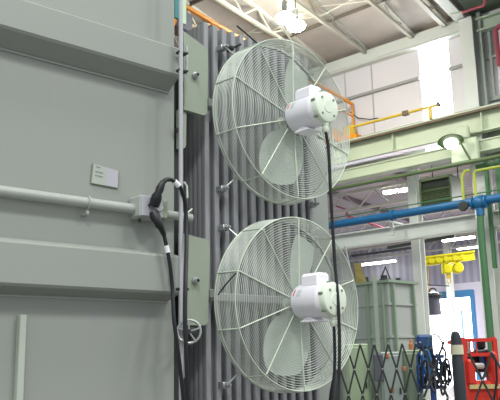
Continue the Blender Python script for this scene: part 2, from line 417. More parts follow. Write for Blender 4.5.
for v_, l in zip((8.5, 10.3, 12.05, 13.8, 15.55), ('ending just left of the bright window strip', 'second from the window strip, reaching the wall top', 'passing under the high-bay lamps towards the upper fan', 'crossing the roof above the radiator', 'farthest left, showing above the radiator top')):
    joist(v_, 'beige open-web roof truss ' + l, ue(v_))
b = MB(); vq = 7.3 * .9856; b.bar(U(9, vq, 11.85), U(ue(vq), vq, 11.85), .07, .04)
def zq(x): return zd(U(x, vq, 0).dot(ND)) - .06
b.bar(U(9, vq, zq(9)), U(ue(vq), vq, zq(ue(vq))), .05, .05)
x = 9; k = 0
while x < ue(vq) - 1:
    a, c = (11.85, zq(x + .8)) if k % 2 == 0 else (zq(x), 11.85); b.bar(U(x, vq, a), U(x + .8, vq, c), .03, .03); x += .8; k += 1
b.build('roof_truss', TRUSSW, None, None, 'white roof truss ending above the right side of the window strip', 'roof truss')
b = MB(); vg = 6.62; b.bar(U(0, vg, 11.85), U(ue(vg) + .1, vg, 11.85), .17, .03); b.bar(U(0, vg, 12.15), U(ue(vg) + .1, vg, 12.15), .03, .3)
b.build('roof_girder', COLM, None, None, 'deep white roof girder running to the top of the tall white column', 'girder')
b = MB()
for uu in (5, 9, 13, 17, 20.5):
    c = U(uu, 14, 0); c.z = zd(c.dot(ND)) - .07; b.bar(c - WD * 7.3, c + WD * 14, .03, .05)
b.build('trim_6', PURL, None, 'structure')
for i, (px, py) in enumerate(((372, 50),)): pass
# cross bridging rods (thin diagonals)
b = MB()
for uu in (11, 15, 19):
    for v_ in (8.5, 10.3, 12.05, 13.8):
        va, vb_ = v_ * .9856, (v_ + 1.75) * .9856; z_ = zd(U(uu, va, 0).dot(ND)) - .1
        b.tube([U(uu, va, 11.9), U(uu, vb_, z_)], .016, 5); b.tube([U(uu, va, z_), U(uu, vb_, 11.9)], .016, 5)
b.build('trim_7', BEIGE, None, 'structure')

# high bay lamps
def bay(px, py, label, z=11.2, R=.3, pw=120):
    P = onZ(px, py, z)
    t = thing('high_bay_lamp', P, label, 'ceiling lamp', 'high bay lamps hanging from the roof')
    MB().lathe(P, Z, [(.1, R * .6), (.14, R * .6), (.22, R * .35), (.24, R * .3), (.5, R * .3), (.52, .02)], 24).build('ballast_housing', STEEL, t)
    MB().lathe(P, Z, [(-.13, R * .45), (-.11, R * .7), (-.05, R * .93), (0, R), (.06, R * .9), (.12, R * .62)], 24).build('refractor', BULB, t)
    MB().tube([P + Z * .57, Vector((P.x, P.y, zd(P.dot(ND)) ))], .015, 6).build('hanger', DARKM, t)
    return P
lampP = [bay(285, 18, 'glowing high-bay lamp under the roof, left of the lower pair', 11.0, .28), bay(296, 26, 'glowing high-bay lamp under the roof, lowest and rightmost of the group', 11.0, .28),
         bay(286.5, 6, 'small glowing high-bay lamp above and left in the group', 12.4, .14), bay(297, 14, 'small glowing high-bay lamp above the rightmost big lamp', 12.4, .14)]

# orange overhead crane
zc = 10.2
pa = onZ(352, 104, zc); vc = (pa - CAM).dot(VD); ucn = (pa - CAM).dot(UD)
zs_ = -.28
oc = thing('overhead_crane', U(ucn - 8, vc, 9.2), 'orange overhead crane bridge with handrail behind the fans and radiator', 'crane')
b = MB(); b.tube([U(2, vc, zc), U(ucn, vc, zc)], .06, 8); b.tube([U(2, vc, zc - .45), U(ucn, vc, zc - .45)], .03, 8)
b.build('handrail', ORANGE, oc)
for i in range(11):
    MB().tube([U(ucn - i * 1.6, vc, 8.85), U(ucn - i * 1.6, vc, zc)], .035, 6).build('post', ORANGE, oc)
MB().box(U((ucn + 2) / 2 - .0, vc + .55, 9.05), ((ucn - 2) / 2, .16, .2), UD, VD, Z).build('bridge_girder', ORANGE, oc)
MB().box(U(ucn - .1, vc + .6, 8.9), (.2, .9, .12), ND, WD, Z, .03).build('end_truck', ORANGE, oc)
MB().box(U(ucn - .1, vc + .1, 9.15), (.1, .2, .25), UD, VD, Z, .03).build('end_stop', YELLOW, oc)
# hoist body seen behind the rod at top left
hp = onZ(191, 19, 9.75); hp = U((hp - CAM).dot(UD), vc + .1, 9.75)
b = MB(); b.box(hp, (.3, .2, .28), UD, VD, Z, .05); b.build('drive_motor', GREYD, oc)
b = MB(); b.tube([hp + UD * x - Z * .1 for x in (-.9, .1)], .16, 10); b.build('drum', ORANGE, oc)
# yellow service rail
ry = [onN(356, 126, 20.1), onN(438, 105, 20.1)]; zr = sum(q.z for q in ry) / 2; wl, wr = wof(ry[0]), wof(ry[1])
yr = thing('service_rail', W(wr, 20.1, zr), 'yellow rail crossing below the panelled wall to the window strip', 'rail')
MB().tube([W(wl + .1, 20.1, zr), W(wr, 20.1, zr)], .045, 8).build('rail_tube', YELLOW, yr)
MB().tube([W(wr, 20.1, zr), W(wr - .05, 20.1, zr + .02)], .09, 8).build('end_cap', GREYD, yr)
q = wof(onN(430, 110, 20.1)); MB().bar(W(q, 20.1, 8.72), W(q, 20.1, zr), .05, .05, ND).build('support_post', YELLOW, yr)
q = wof(onN(403, 114, 20.1)); MB().bar(W(q, 20.1, zr - .0), W(q - .2, 20.1, zr), .07, .07).build('splice', BROWN, yr)
pipe('wall_cable', [onN(350, 112, 20.85), onN(358, 118, 20.85), onN(370, 119.5, 20.85), onN(378, 118, 20.85)], .02, DARKM, 'thin dark cable drooping on the wall above the yellow rail', 'cable', 6)

# industrial lamp on the girder
lp = onN(451, 143, 19.7)
fl = thing('girder_lamp', lp, 'lit round lamp with green shade on an arm at the cream girder', 'lamp')
ax = (Z * .93 - WD * -.18 + ND * .25).normalized()
MB().lathe(lp, ax, [(.04, .37), (.06, .38), (.14, .28), (.2, .15), (.26, .06)], 24).build('lamp_shade', DGREEN, fl)
MB().lathe(lp - ax * .16, ax, [(0, .08), (.03, .15), (.1, .2), (.2, .2)], 24).build('lens', mat('lamp_globe', (240, 240, 230), .3, emit=(250, 255, 245), es=5), fl)
MB().tube([lp + ax * .15, lp + ax * .22 - WD * .2, W(wof(lp) - .42, 20.0, lp.z - .55)], .03, 8).build('arm', DGREEN, fl)

# heater
hq = [onN(420, 195, 20.6), onN(452, 190, 20.6)]; hw = (wof(hq[0]) + wof(hq[1])) / 2; hh = abs(wof(hq[0]) - wof(hq[1])) / 2
zt, zl = onN(436, 177, 20.6).z, onN(436, 207, 20.6).z
ht = thing('unit_heater', W(hw, 20.6, zl), 'dark green louvred unit heater hanging above the blue pipe', 'heater')
b = MB(); b.box(W(hw, 21.0, (zt + zl) / 2), (hh, .3, (zt - zl) / 2), WD, ND, Z, .03); b.box(W(hw, 20.66, zt - .03), (hh, .08, .04), WD, ND, Z); b.box(W(hw, 20.66, zl + .03), (hh, .08, .04), WD, ND, Z)
for sg in (-1, 1): b.box(W(hw + sg * (hh - .03), 20.66, (zt + zl) / 2), (.03, .08, (zt - zl) / 2), WD, ND, Z)
b.build('casing', HEAT, ht)
b = MB(); n_ = 9
for i in range(n_):
    zc_ = zl + .06 + (zt - zl - .42) * (i + .5) / n_; b.box(W(hw, 20.66, zc_), (hh - .05, .05, .012), WD, (ND + Z * .8).normalized(), (Z - ND * .8).normalized())
b.build('louvre', HEAT, ht)
b = MB(); b.box(W(hw, 20.68, zt - .2), (hh - .06, .01, .1), WD, ND, Z); b.build('air_slot', HEATD, ht)
for sg in (-.8, .8): MB().tube([W(hw + sg * hh, 21.3, zt - .05), W(hw + sg * hh, 21.3, 8.36)], .02, 6).build('hanger', DARKM, ht)

# fluorescent fixtures in the low bay
for i, (x0, y0, x1, y1, z, l) in enumerate(((384, 193, 412, 189, 7.9, 'bright fluorescent strip left of the green heater'), (361, 265, 395, 261, 7.2, 'long fluorescent strip above the olive strap on the grey equipment'),
        (392, 272, 434, 268, 7.2, 'fluorescent strip passing behind the white column, over the equipment top'), (443, 241, 474, 237, 7.4, 'fluorescent strip just under the tie beam at right'), (458, 249, 478, 246.5, 7.3, 'fluorescent strip beside the green drop pipe above the yellow hoist'),
        (432, 261, 445, 260, 7.2, 'short fluorescent strip behind the yellow hoist beam'))):
    P0 = onZ(x0, y0, z); P1 = onZ(x1, y1, z)
    d = (P1 - P0); 
    P1 = P0 + (P1 - P0)
    t = thing('fluorescent_light', (P0 + P1) / 2 - Z * .06, l, 'ceiling light', 'fluorescent strips in the low bay')
    wd = .12 if i else .1
    MB().bar(P0, P1, wd, .05).build('tube_lens', TUBE, t)
    MB().bar(P0 + Z * .1, P1 + Z * .1, wd + .03, .04).build('housing', COLM, t)
    MB().tube([(P0 + P1) / 2 + Z * .12, Vector((*((P0 + P1) / 2).xy, 8.35))], .012, 5).build('hanger', DARKM, t)
# low bay trusses (light, with red lines)
for i, (n_, z) in enumerate(((24.5, 7.57), (27.5, 7.57), (30.5, 7.57), (34, 7.55), (37.5, 7.55))):
    t = thing('low_truss', W(20, n_, z - .3), ['pale truss of the low bay, nearest behind the girder', 'pale truss of the low bay, second behind the girder', 'pale truss of the low bay, third behind the girder', 'pale truss of the low bay, fourth behind the girder', 'pale truss of the low bay, nearest the far wall'][i], 'roof truss', 'low bay trusses')
    MB().bar(W(0, n_, z + .5), W(44, n_, z + .5), .06, .06).build('top_chord', TRUSSW, t)
    MB().bar(W(0, n_, z - .2), W(44, n_, z - .2), .05, .05).build('bottom_chord', TRUSSW, t)
    b = MB(); x = 0; k = 0
    while x < 44:
        a, c = (z - .2, z + .5) if k % 2 else (z + .5, z - .2); b.bar(W(x, n_, a), W(x + .7, n_, c), .02, .025); x += .7; k += 1
    b.build('web', TRUSSW, t)
for i, v_ in enumerate((4, 7, 10.5, 14)):
    P = U(24, v_, 7.85)
    ua, ub = (WN + .6 - v_ * VD.dot(ND)) / UD.dot(ND), (FN - .4 - v_ * VD.dot(ND)) / UD.dot(ND)
    MB().bar(U(ua, v_, 8.24), U(ub, v_, 8.24), .06, .09).build('low_purlin', mat('purlin_lilac', (132, 120, 130), .7), None, None, ['dark lilac purlin under the low roof, farthest right', 'dark lilac purlin under the low roof above the heater', 'dark lilac purlin crossing left of the heater', 'dark lilac purlin under the low roof, farthest left'][i], 'purlin', 'low bay purlins')
MB().tube([onN(345, 215, 24), onN(420, 240, 26)], .035, 6).build('sprinkler_pipe', REDPIPE, None, None, 'thin red sprinkler line in the low bay behind the tie beam', 'pipe')
MB().tube([onN(352, 256, 30), onN(412, 248, 30)], .06, 6).build('grey_pipe', DARKM, None, None, 'dark pipe under the low roof left of the yellow hoist', 'pipe')

# yellow hoist on a monorail in the low bay
D = 27
hoist = thing('monorail_hoist', onD(448, 285, D), 'yellow hoist and trolley on a yellow beam before the far wall', 'hoist')
b = MB(); A_ = onD(421, 258, D); B_ = onD(474, 251.5, D); b.bar(A_, B_, .1, .03); b.bar(A_ - Z * .28, B_ - Z * .28, .1, .03); b.bar(A_ - Z * .14, B_ - Z * .14, .02, .13)
b.build('beam', YELL2, hoist)
b = MB()
for x in (424, 431, 438, 446, 455, 463):
    P = onD(x, 262 - (x - 421) * .12, D - .15); b.lathe(P, -F0, [(0, .1), (.06, .1)], 12)
b.build('trolley_wheel', YELL2, hoist)
b = MB(); P = onD(446.5, 269, D); b.box(P, (.16, .15, .17), R0, F0, Z, .04); P2 = onD(457.5, 268, D); b.lathe(P2 + F0 * .15, -F0, [(0, .2), (.25, .2), (.3, .15)], 20)
b.box((P + P2) / 2, (.2, .1, .08), R0, F0, Z); b.bar(P + Z * .1, P + Z * .35, .05, .05, F0); b.bar(P2 + Z * .1, P2 + Z * .35, .05, .05, F0)
b.build('hoist_body', YELL2, hoist)
b = MB(); P = onD(448.5, 276, D); b.bar(P + Z * .15, P - Z * .1, .07, .05, F0); b.tube([P + R0 * (.07 * cos(a)) + Z * (.09 * sin(a) - .17) for a in [q * pi / 6 - .3 for q in range(-6, 3)]], .02, 6)
b.build('hook', YELLOW, hoist)
MB().tube([onD(428, 262, D), onD(428.6, 298, D)], .018, 6).build('hoist_chain', YELLOW, None, None, 'thin yellow chain hanging to the grey load under the hoist', 'chain')
P = onD(434.5, 315, D)
ld = thing('suspended_load', P, 'grey wrapped drum hanging on a chain before the bright doorway', 'load')
MB().lathe(P, Z, [(0, .2), (.03, .25), (.12, .24), (.5, .22), (.66, .25), (.72, .3), (.76, .3), (.8, .16), (.85, .1)], 20).build('drum_body', GREYD, ld)
MB().lathe(P + Z * .62, Z, [(0, .31), (.06, .33), (.12, .3)], 20).build('collar', DARKM, ld)
MB().tube([P + Z * .82 + R0 * (.13 * cos(a)) + Z * (.13 * sin(a)) for a in [q * pi / 8 for q in range(9)]], .03, 6).build('lifting_eye', DARKM, ld)
pipe('sagging_cable', [onD(413, 281, 26), onD(430, 285, 26), onD(449, 286, 26)], .02, DARKM, 'thin cable sagging between the white column and the far column', 'cable', 6)
MB().bar(onN(388, 248, 22.8), onN(455, 236, 22.8), .06, .05).build('dark_strut', DARKM, None, None, 'dark slanted strut under the tie beam above the hoist', 'strut')

# ================================================================== YARD BEHIND THE GATE
# big unfinished transformer tank
XA = Vector((1, 0, 0)); YA = Vector((0, 1, 0))
cor = onD(388, 281, 14); zt = cor.z
eq = thing('equipment_tank', Vector((cor.x, cor.y, 0)), 'grey-green transformer tank behind the folding gate, cluttered on top', 'transformer')
MB().box(Vector((cor.x + .42, cor.y + .72, zt / 2 - .0)), (.4, .7, zt / 2), bev=.02).build('tank_body', EQG, eq)
MB().box(Vector((cor.x + .42, cor.y + .72, zt - .0)), (.47, .77, .025)).build('top_flange', EQL, eq)
for y in (.12, .5, .9, 1.3): MB().box(Vector((cor.x - .02, cor.y + y, zt / 2 + .2)), (.04, .02, zt / 2 - .25)).build('stiffener', EQL, eq)
for x in (.1, .72): MB().box(Vector((cor.x + x, cor.y - .02, zt / 2 + .2)), (.02, .04, zt / 2 - .25)).build('stiffener', EQL, eq)
for dz in (.42, 1.02): MB().box(Vector((cor.x + .42, cor.y + .72, zt - dz)), (.43, .73, .02)).build('tank_rail', EQG, eq)
for x, y, r, h_ in ((.2, .25, .09, .14), (.5, .5, .12, .1), (.3, .8, .1, .16), (.7, .3, .07, .12), (.6, 1.1, .1, .12)):
    MB().lathe(Vector((cor.x + x, cor.y + y, zt)), Z, [(0, r), (h_ * .5, r), (h_ * .55, r * .7), (h_, r * .7)], 14).build('bushing_turret', DARKM, eq)
b = MB(); b.tube([Vector((cor.x + .2, cor.y + .1, zt + .05)), Vector((cor.x + .2, cor.y + .2, zt + .3)), Vector((cor.x + .5, cor.y + .6, zt + .05))], .015, 6); b.build('lead', BLACK, eq)
P = onX(360.5, 281, cor.x + .12); P.z = zt + .02
b = MB(); b.add([P + R0 * x + Z * z + F0 * f for x, z, f in ((-.09, 0, 0), (.13, 0, 0), (.07, .2, .02), (.04, .4, .02), (-.11, .41, .0), (-.1, .2, 0), (-.09, 0, .12), (.13, 0, .12), (.07, .2, .12), (.04, .4, .12), (-.11, .41, .12), (-.1, .2, .12))],
      [(0, 1, 2, 3, 4, 5), (11, 10, 9, 8, 7, 6), (0, 6, 7, 1), (1, 7, 8, 2), (2, 8, 9, 3), (3, 9, 10, 4), (4, 10, 11, 5), (5, 11, 6, 0)])
b.build('strap_bundle', OLIVE, None, None, 'olive-brown bundle standing on the left of the grey-green tank', 'bundle')
# open frame mast left of tank
b = MB()
b.bar(onD(374, 276, 13.2), Vector((*onD(374, 276, 13.2).xy, 0)), .035, .035, F0)
b.build('support_post', LGREEN, None, None, 'pale green post in front of the grey-green tank', 'post')
pipe('brace_wire', [onD(345, 246, 13), onD(352, 277, 13), onD(354, 290, 13)], .018, STEEL, 'thin steel wire slanting down beside the black fan cable', 'wire', 6)

def cab(name, x0, x1, yt, D_, m, label, dep=.5, extras=None):
    a = onD(x0, yt, D_); c = onD(x1, yt, D_); wv_ = (c - a).dot(R0); mid = (a + c) / 2
    t = thing(name, Vector((mid.x, mid.y, 0)) + F0 * dep / 2, label, 'cabinet')
    MB().box(Vector((mid.x, mid.y, a.z / 2)) + F0 * dep / 2, (wv_ / 2, dep / 2, a.z / 2), R0, F0, Z, .02).build('body', m, t)
    MB().box(Vector((mid.x, mid.y, a.z / 2)) - F0 * .01, (wv_ / 2 - .03, .012, a.z / 2 - .06), R0, F0, Z, .008).build('door', m, t)
    b = MB(); b.box(Vector((mid.x, mid.y, a.z * .62)) - F0 * .035 + R0 * (wv_ / 2 - .07), (.012, .015, .05), R0, F0, Z); b.build('handle', DARKM, t)
    return t, mid, wv_
cab('control_cabinet', 346, 368, 344, 13.2, mat('cabinet_pale_green', (160, 178, 146), .5), 'pale green cabinet behind the left end of the folding gate', .5)
t, mid, wv_ = cab('control_cabinet', 380, 402, 352, 13.0, mat('cabinet_grey', (148, 160, 154), .5), 'grey cabinet with dark side behind the middle of the folding gate', .35)
b = MB(); b.box(mid - F0 * .03 - R0 * wv_ * .62 - Z * .25, (.08, .04, .22), R0, F0, Z, .01); b.build('side_box', GREYD, t)
for dx, dz in ((-.07, -.06), (.2, -.28), (-.02, -.62)): MB().box(mid - F0 * .04 + R0 * dx + Z * dz, (.025, .02, .04), R0, F0, Z, .01).build('warning_lamp', ORSM, t)
cab('control_cabinet', 404, 421, 350, 13.4, mat('cabinet_sage', (148, 164, 140), .5), 'sage green cabinet left of the blue hose rack', .4)
P = onD(411, 349.5, 13.5); b = MB(); b.box(P + Z * .05, (.035, .035, .06), R0, F0, Z, .015); b.box(P + Z * .13, (.02, .02, .04), R0, F0, Z, .01)
b.build('orange_bottle', ORSM, None, None, 'small orange container standing on the sage green cabinet', 'container')
# blue and black hose rack
P = onD(431, 358, 13); base = Vector((P.x, P.y, 0))
rk = thing('hose_rack', base, 'rack of blue and black coiled hoses before the bright doorway', 'rack')
b = MB(); b.bar(base, base + Z * 1.95, .04, .04, F0); b.box(base + Z * .03, (.3, .25, .03), R0, F0, Z); b.bar(base + Z * 1.6 - R0 * .22, base + Z * 1.6 + R0 * .22, .03, .03)
b.bar(base + Z * 1.1 - R0 * .22, base + Z * 1.1 + R0 * .22, .03, .03); b.build('stand', BLUE2, rk)
for j in range(8):
    b = MB(); cx = -.22 + j * .062
    for i in range(3):
        ct_ = 1.42 + random.uniform(-.2, .12); rx_ = random.uniform(.03, .07); rz = random.uniform(.12, .26); ph = random.uniform(-.3, .3)
        b.tube([base + R0 * (cx + rx_ * cos(a) + ph * .12 * sin(a)) + Z * (ct_ + rz * sin(a)) - F0 * (.06 + .03 * i + .02 * sin(a)) for a in [q * pi / 10 for q in range(20)]], .017, 6, True)
    b.build('hose_coil', (BLUE2, BLACK, BLUEL, GREYD, BLACK, BLUE2, DARKM, BLACK)[j], rk)
b = MB(); b.box(base + Z * .45, (.22, .2, .4), R0, F0, Z, .05); b.build('reel_housing', BLUE2, rk)
b = MB(); b.box(base - R0 * .1 + Z * 1.85, (.13, .1, .12), R0, F0, Z, .04); b.build('control_box', BLUE2, rk)
P2 = onD(435, 344, 12.9); b = MB(); b.tube([P2 + R0 * (.14 * cos(a)) + Z * (.28 * sin(a) - .12) for a in [q * pi / 12 for q in range(13)]], .014, 6); b.build('green_hose', GREEN, rk)
# dark post with pale band
P = onD(455.5, 332, 11.6); base = Vector((P.x, P.y, 0))
po = thing('padded_post', base, 'black post with a cream band between the hose rack and the red forklift', 'post')
hz = P.z
MB().lathe(base, Z, [(0, .13), (.02, .13), (.03, .09), (hz - .45, .09), (hz - .44, .085), (hz - .08, .075), (hz - .03, .06), (hz, .045)], 20).build('post_body', mat('post_dark', (44, 50, 56), .6), po)
zb0 = onD(455.5, 354.5, 11.6).z; zb1 = onD(455.5, 345, 11.6).z
MB().lathe(Vector((P.x, P.y, zb0)), Z, [(0, .098), (zb1 - zb0, .095)], 20).build('band', mat('cream_band', (206, 204, 176), .6), po)
# red forklift from behind
c0_ = onD(480, 360, 13.2); base = Vector((c0_.x, c0_.y, 0))
fk = thing('forklift', base, 'red forklift with open guard frame behind the gate at the lower right', 'forklift')
def fz(y): return onD(480, y, 13.2).z
b = MB()
wl = (onD(464, 350, 13.2) - c0_).dot(R0); wr = (onD(495, 350, 13.2) - c0_).dot(R0)
for x in (wl, wr): b.bar(base + R0 * x + Z * .3, base + R0 * x + Z * fz(339), .035, .045, F0)
for y in (340, 354.5): b.bar(base + R0 * wl + Z * fz(y), base + R0 * wr + Z * fz(y), .03, .03)
for x in (wl, wr): b.bar(base + R0 * x + Z * fz(339) , base + R0 * x + Z * fz(341) + F0 * 1.0, .03, .03)
b.build('guard_frame', REDP, fk)
b = MB()
for i in range(1, 5): x = wl + (.22) * i / 4; b.bar(base + R0 * x + Z * fz(354), base + R0 * x + Z * fz(340), .008, .008, F0)
b.build('guard_bars', REDP, fk)
b = MB()
b.box(base + R0 * (wl + wr) / 2 + F0 * .3 + Z * (fz(381) * .5), ((wr - wl) / 2 + .02, .3, fz(381) * .5), R0, F0, Z, .05)
b.box(base + R0 * (wl + .07) + F0 * .1 + Z * (fz(372)), (.08, .2, .22), R0, F0, Z, .04)
b.box(base + R0 * (wr - .05) + F0 * .1 + Z * (fz(370)), (.06, .2, .3), R0, F0, Z, .04)
b.build('counterweight', REDP, fk)
b = MB(); b.box(base + R0 * .03 - F0 * .03 + Z * fz(386.5), ((wr - wl) / 2, .06, .035), R0, F0, Z); b.build('plank', WOOD, fk)
b = MB(); b.box(base - R0 * .05 + F0 * .25 + Z * fz(366), (.15, .2, .05), R0, F0, Z, .03); b.build('seat', SEAT, fk)
b = MB(); b.box(base + R0 * .02 + F0 * .35 + Z * fz(362), (.17, .03, .18), R0, F0, Z, .03); b.build('seat_back', BLACK, fk)
b = MB(); b.box(base - R0 * .1 + F0 * .5 + Z * fz(347), (.1, .03, .11), R0, F0, Z, .02); b.build('load_panel', mat('panel_grey', (170, 162, 168), .6), fk)
b = MB(); b.box(base + R0 * .12 + F0 * .3 + Z * fz(344), (.07, .1, .1), R0, F0, Z, .04); b.box(base + R0 * .1 + F0 * .25 + Z * fz(353), (.13, .1, .06), R0, F0, Z, .03); b.build('headlamp_housing', BLACK, fk)
b = MB(); b.box(base + R0 * .1 + F0 * .2 + Z * fz(363), (.05, .05, .14), R0, F0, Z, .03); b.build('gas_bottle', BLUE2, fk)
b = MB(); b.box(base + R0 * .2 + F0 * .25 + Z * fz(366), (.05, .1, .2), R0, F0, Z, .02); b.build('hydraulic_tank', GREEN, fk)
for x in (wl + .06, wr - .06):
    MB().lathe(base + R0 * (x - .09) + F0 * .3 + Z * .24, R0, [(0, .2), (.03, .24), (.15, .24), (.18, .2)], 24).build('wheel', BLACK, fk)
MB().tube([onD(491, 352, 12.8), onD(496, 362, 12.8), onD(497, 380, 12.8), onD(494, 400, 12.8), Vector((*onD(494, 400, 12.8).xy, .02))], .02, 6).build('loop_cable', BLACK, None, None, 'black cable looping beside the right side of the red forklift', 'cable')

# folding gate
def gate(x0, x1, pitch_px, yt, D_, label, ph=0, cell=23.5, up=0):
    a = onD(x0, yt, D_); c = onD(x1, yt, D_); wid = (c - a).dot(R0); n_ = max(1, round((x1 - x0) / pitch_px)); p = wid / n_
    ztop = (a.z + c.z) / 2; dz = cell / FPX * D_ * 1.02
    t = thing('folding_gate', Vector((((a + c) / 2).x, ((a + c) / 2).y, 0)), label, 'gate', None)
    o = Vector((a.x, a.y, 0)); k = 0
    rows = int(ztop / dz)
    for i in range(n_ + 1):
        for sg in (-1, 1):
            b = MB(); pts = [(i * p, ztop)]; x = i * p; z = ztop; s2 = sg
            # straight flat strip running down at an angle, reflected at the ends
            while z > .03:
                nx = x + s2 * p / 2; nz_ = z - dz
                if nx < -1e-6 or nx > wid + 1e-6: s2 = -s2; nx = x + s2 * p / 2
                x, z = nx, nz_; pts.append((x, max(z, .0)))
            for (xa, za), (xb, zb_) in zip(pts, pts[1:]):
                b.bar(o + R0 * xa + Z * za + F0 * (.008 * sg), o + R0 * xb + Z * zb_ + F0 * (.008 * sg), .004, .014, F0.cross((R0 * (xb - xa) + Z * (zb_ - za)).normalized()))
            b.build('lattice_strip', DARKM, t)
    b = MB()
    for i in range(n_ + 1):
        for j in range(rows + 1):
            for off in (0,):
                xx = i * p + (p / 2 if j % 2 else 0)
                if xx <= wid + .01: b.lathe(o + R0 * xx + Z * (ztop - j * dz) - F0 * .02, F0, [(0, .013), (.04, .013)], 8)
    b.build('rivet', STEEL, t)
gate(332, 416, 14, 344, 12.0, 'black accordion folding gate section in front of the grey-green tank', cell=23.5)
gate(420, 444, 24, 342, 11.2, 'black accordion gate section before the bright doorway, left of the black post', cell=26)
gate(468, 516, 24, 352, 11.0, 'black accordion gate section stretched wide in front of the red forklift', cell=26)

# ================================================================== TRANSFORMER
YT = 2.60; DS = .09
tk = thing('transformer_tank', Vector((1, 3.2, 0)), 'large grey-green transformer tank wall with two deep horizontal ribs filling the left', 'transformer')
b = MB(); b.box(Vector(((-2.2 + 1.87) / 2, (YT + 4.6) / 2, 2.4)), ((1.87 + 2.2) / 2, (4.6 - YT) / 2, 2.2), bev=.006); b.build('tank_wall', TANK, tk)
b = MB(); b.box(Vector((2.6, 3.9, 1.75)), (.74, .85, 1.35)); b.build('rear_body', TANK, tk)
RE = 1.832
for z0, zf, z1, z2 in ((2.772, 2.82, 2.956, 2.985), (1.848, 1.874, 2.031, 2.055)):
    d_ = .088; c_ = .008
    prof = [(YT + .01, z0), (YT, z0), (YT - d_ + c_, zf - .002), (YT - d_, zf + c_), (YT - d_, z1 - c_), (YT - d_ + c_, z1), (YT, z2), (YT + .01, z2)]
    MB().prism([Vector((-2.2, y, z)) for y, z in prof], (RE + 2.2, 0, 0)).build('stiffener_rib', TANK, tk)
    MB().tube([Vector((-2.2, YT - .004, z0 - .002)), Vector((RE, YT - .004, z0 - .002))], .005, 6).build('weld_bead', CONDUIT, tk)
PLATE = mat('plate_paint', (148, 158, 142), .42, var=.04, scale=4)
def plate(pts, y, th, name, m=PLATE):
    b = MB(); b.prism([Vector((x, y, z)) for x, z in pts], (0, th, 0)); return b.build(name, m, tk)
def rnd(pts, corners, r=.028):
    out = []
    n = len(pts)
    for i, p in enumerate(pts):
        if i in corners:
            a = Vector(pts[i - 1]); c = Vector(pts[(i + 1) % n]); p = Vector(p); da = (a - p).normalized(); dc = (c - p).normalized()
            for k in range(5):
                t_ = k / 4; q = (p + da * r) * (1 - t_) ** 2 + p * (2 * t_ * (1 - t_)) + (p + dc * r) * t_ ** 2; out.append((q.x, q.y))
        else: out.append(tuple(p))
    return out
def PY(x, y, Y=YT - .03): q = onY(x, y, Y); return (q.x, q.z)
plate(rnd([PY(183.5, 31), PY(208, 49), PY(207.3, 116.5), (1.90, 2.70), (1.90, 3.0)], (1, 2)), YT - .03, .02, 'gusset_plate')
plate(rnd([(1.88, 2.70), PY(188.5, 112), PY(188, 149), (1.88, PY(188, 149)[1])], (2,)), YT - .015, .02, 'tab_plate')
plate(rnd([(1.88, 2.142), PY(210, 240.5), PY(208, 325.5), (1.88, PY(208, 325.5)[1])], (1, 2)), YT - .03, .02, 'gusset_plate')
b = MB(); b.box(Vector((1.88, YT + .05, 1.85)), (.05, .03, 1.1)); b.build('corner_gap_strip', DARKM, tk)  # dark strip standing in for the shade in the gap past the corner
for px, py in ((194.5, 76), (194.5, 281)):
    P = onY(px, py, YT - .03); b = MB(); b.lathe(P, (0, -1, 0), [(0, .016), (.012, .016), (.013, .012), (.025, .012)], 16); bo = b.build('grounding_boss', STEEL, tk)
    MB().lathe(P - YA * .0255, (0, -1, 0), [(0, .007), (.003, .007)], 12).build('boss_hole', BLACK, tk)
P = onY(177.5, 130.5, YT - .02); MB().lathe(P, (0, -1, 0), [(0, .012), (.008, .012)], 12).build('hole_disc', BLACK, tk)  # black disc painting the dark inside of a hole in the tab
# vertical angle bar low left
pb = onY(21.5, 315, YT - .01); MB().box(Vector((pb.x, YT - .015, (pb.z + .6) / 2)), (.013, .015, (pb.z - .6) / 2), bev=.003).build('angle_bar', mat('angle_bar_paint', (176, 184, 172), .4), tk)
# teal strip above the gusset
P = onY(178.5, 10, YT + .02)
MB().box(Vector((onY(180, 10, YT + .02).x, YT + .03, 3.33)), (.026, .006, .17)).build('sight_glass', TEAL, tk)
MB().box(Vector((onY(184.4, 10, YT + .02).x, YT + .03, 3.33)), (.009, .012, .19)).build('glass_frame', mat('pale_mint', (190, 220, 190), .4), tk)

# nameplate on the tank wall
lbp = [onY(x, y, YT - .006) for x, y in ((93, 163.5), (119, 171), (118, 188), (91, 183))]
lb = thing('label_plate', (lbp[3] + lbp[2]) / 2, 'small tilted grey paper label in a holder on the tank wall', 'label')
xm = lbp[0].lerp(lbp[1], .55), lbp[3].lerp(lbp[2], .55)
MB().prism([lbp[0], xm[0], xm[1], lbp[3]], (0, .004, 0)).build('paper_sheet', PAPER, lb)
MB().prism([xm[0], lbp[1], lbp[2], xm[1]], (0, .004, 0)).build('lilac_sheet', PAPER2, lb)
b = MB(); b.tube([lbp[0], lbp[3], lbp[2], lbp[1]], .0022, 5); b.build('holder_edge', mat('holder_olive', (122, 134, 112), .5), lb)
b = MB()
for t_, l_ in ((.1, .35), (.35, .5), (.55, .5)):
    s0 = lbp[0].lerp(lbp[3], t_).lerp(lbp[1].lerp(lbp[2], t_), .12); s1 = lbp[0].lerp(lbp[3], t_).lerp(lbp[1].lerp(lbp[2], t_), l_ * .8)
    b.bar(s0 - YA * .001, s1 - YA * .001, .0008, .0015)
b.build('print_line', INK, lb)

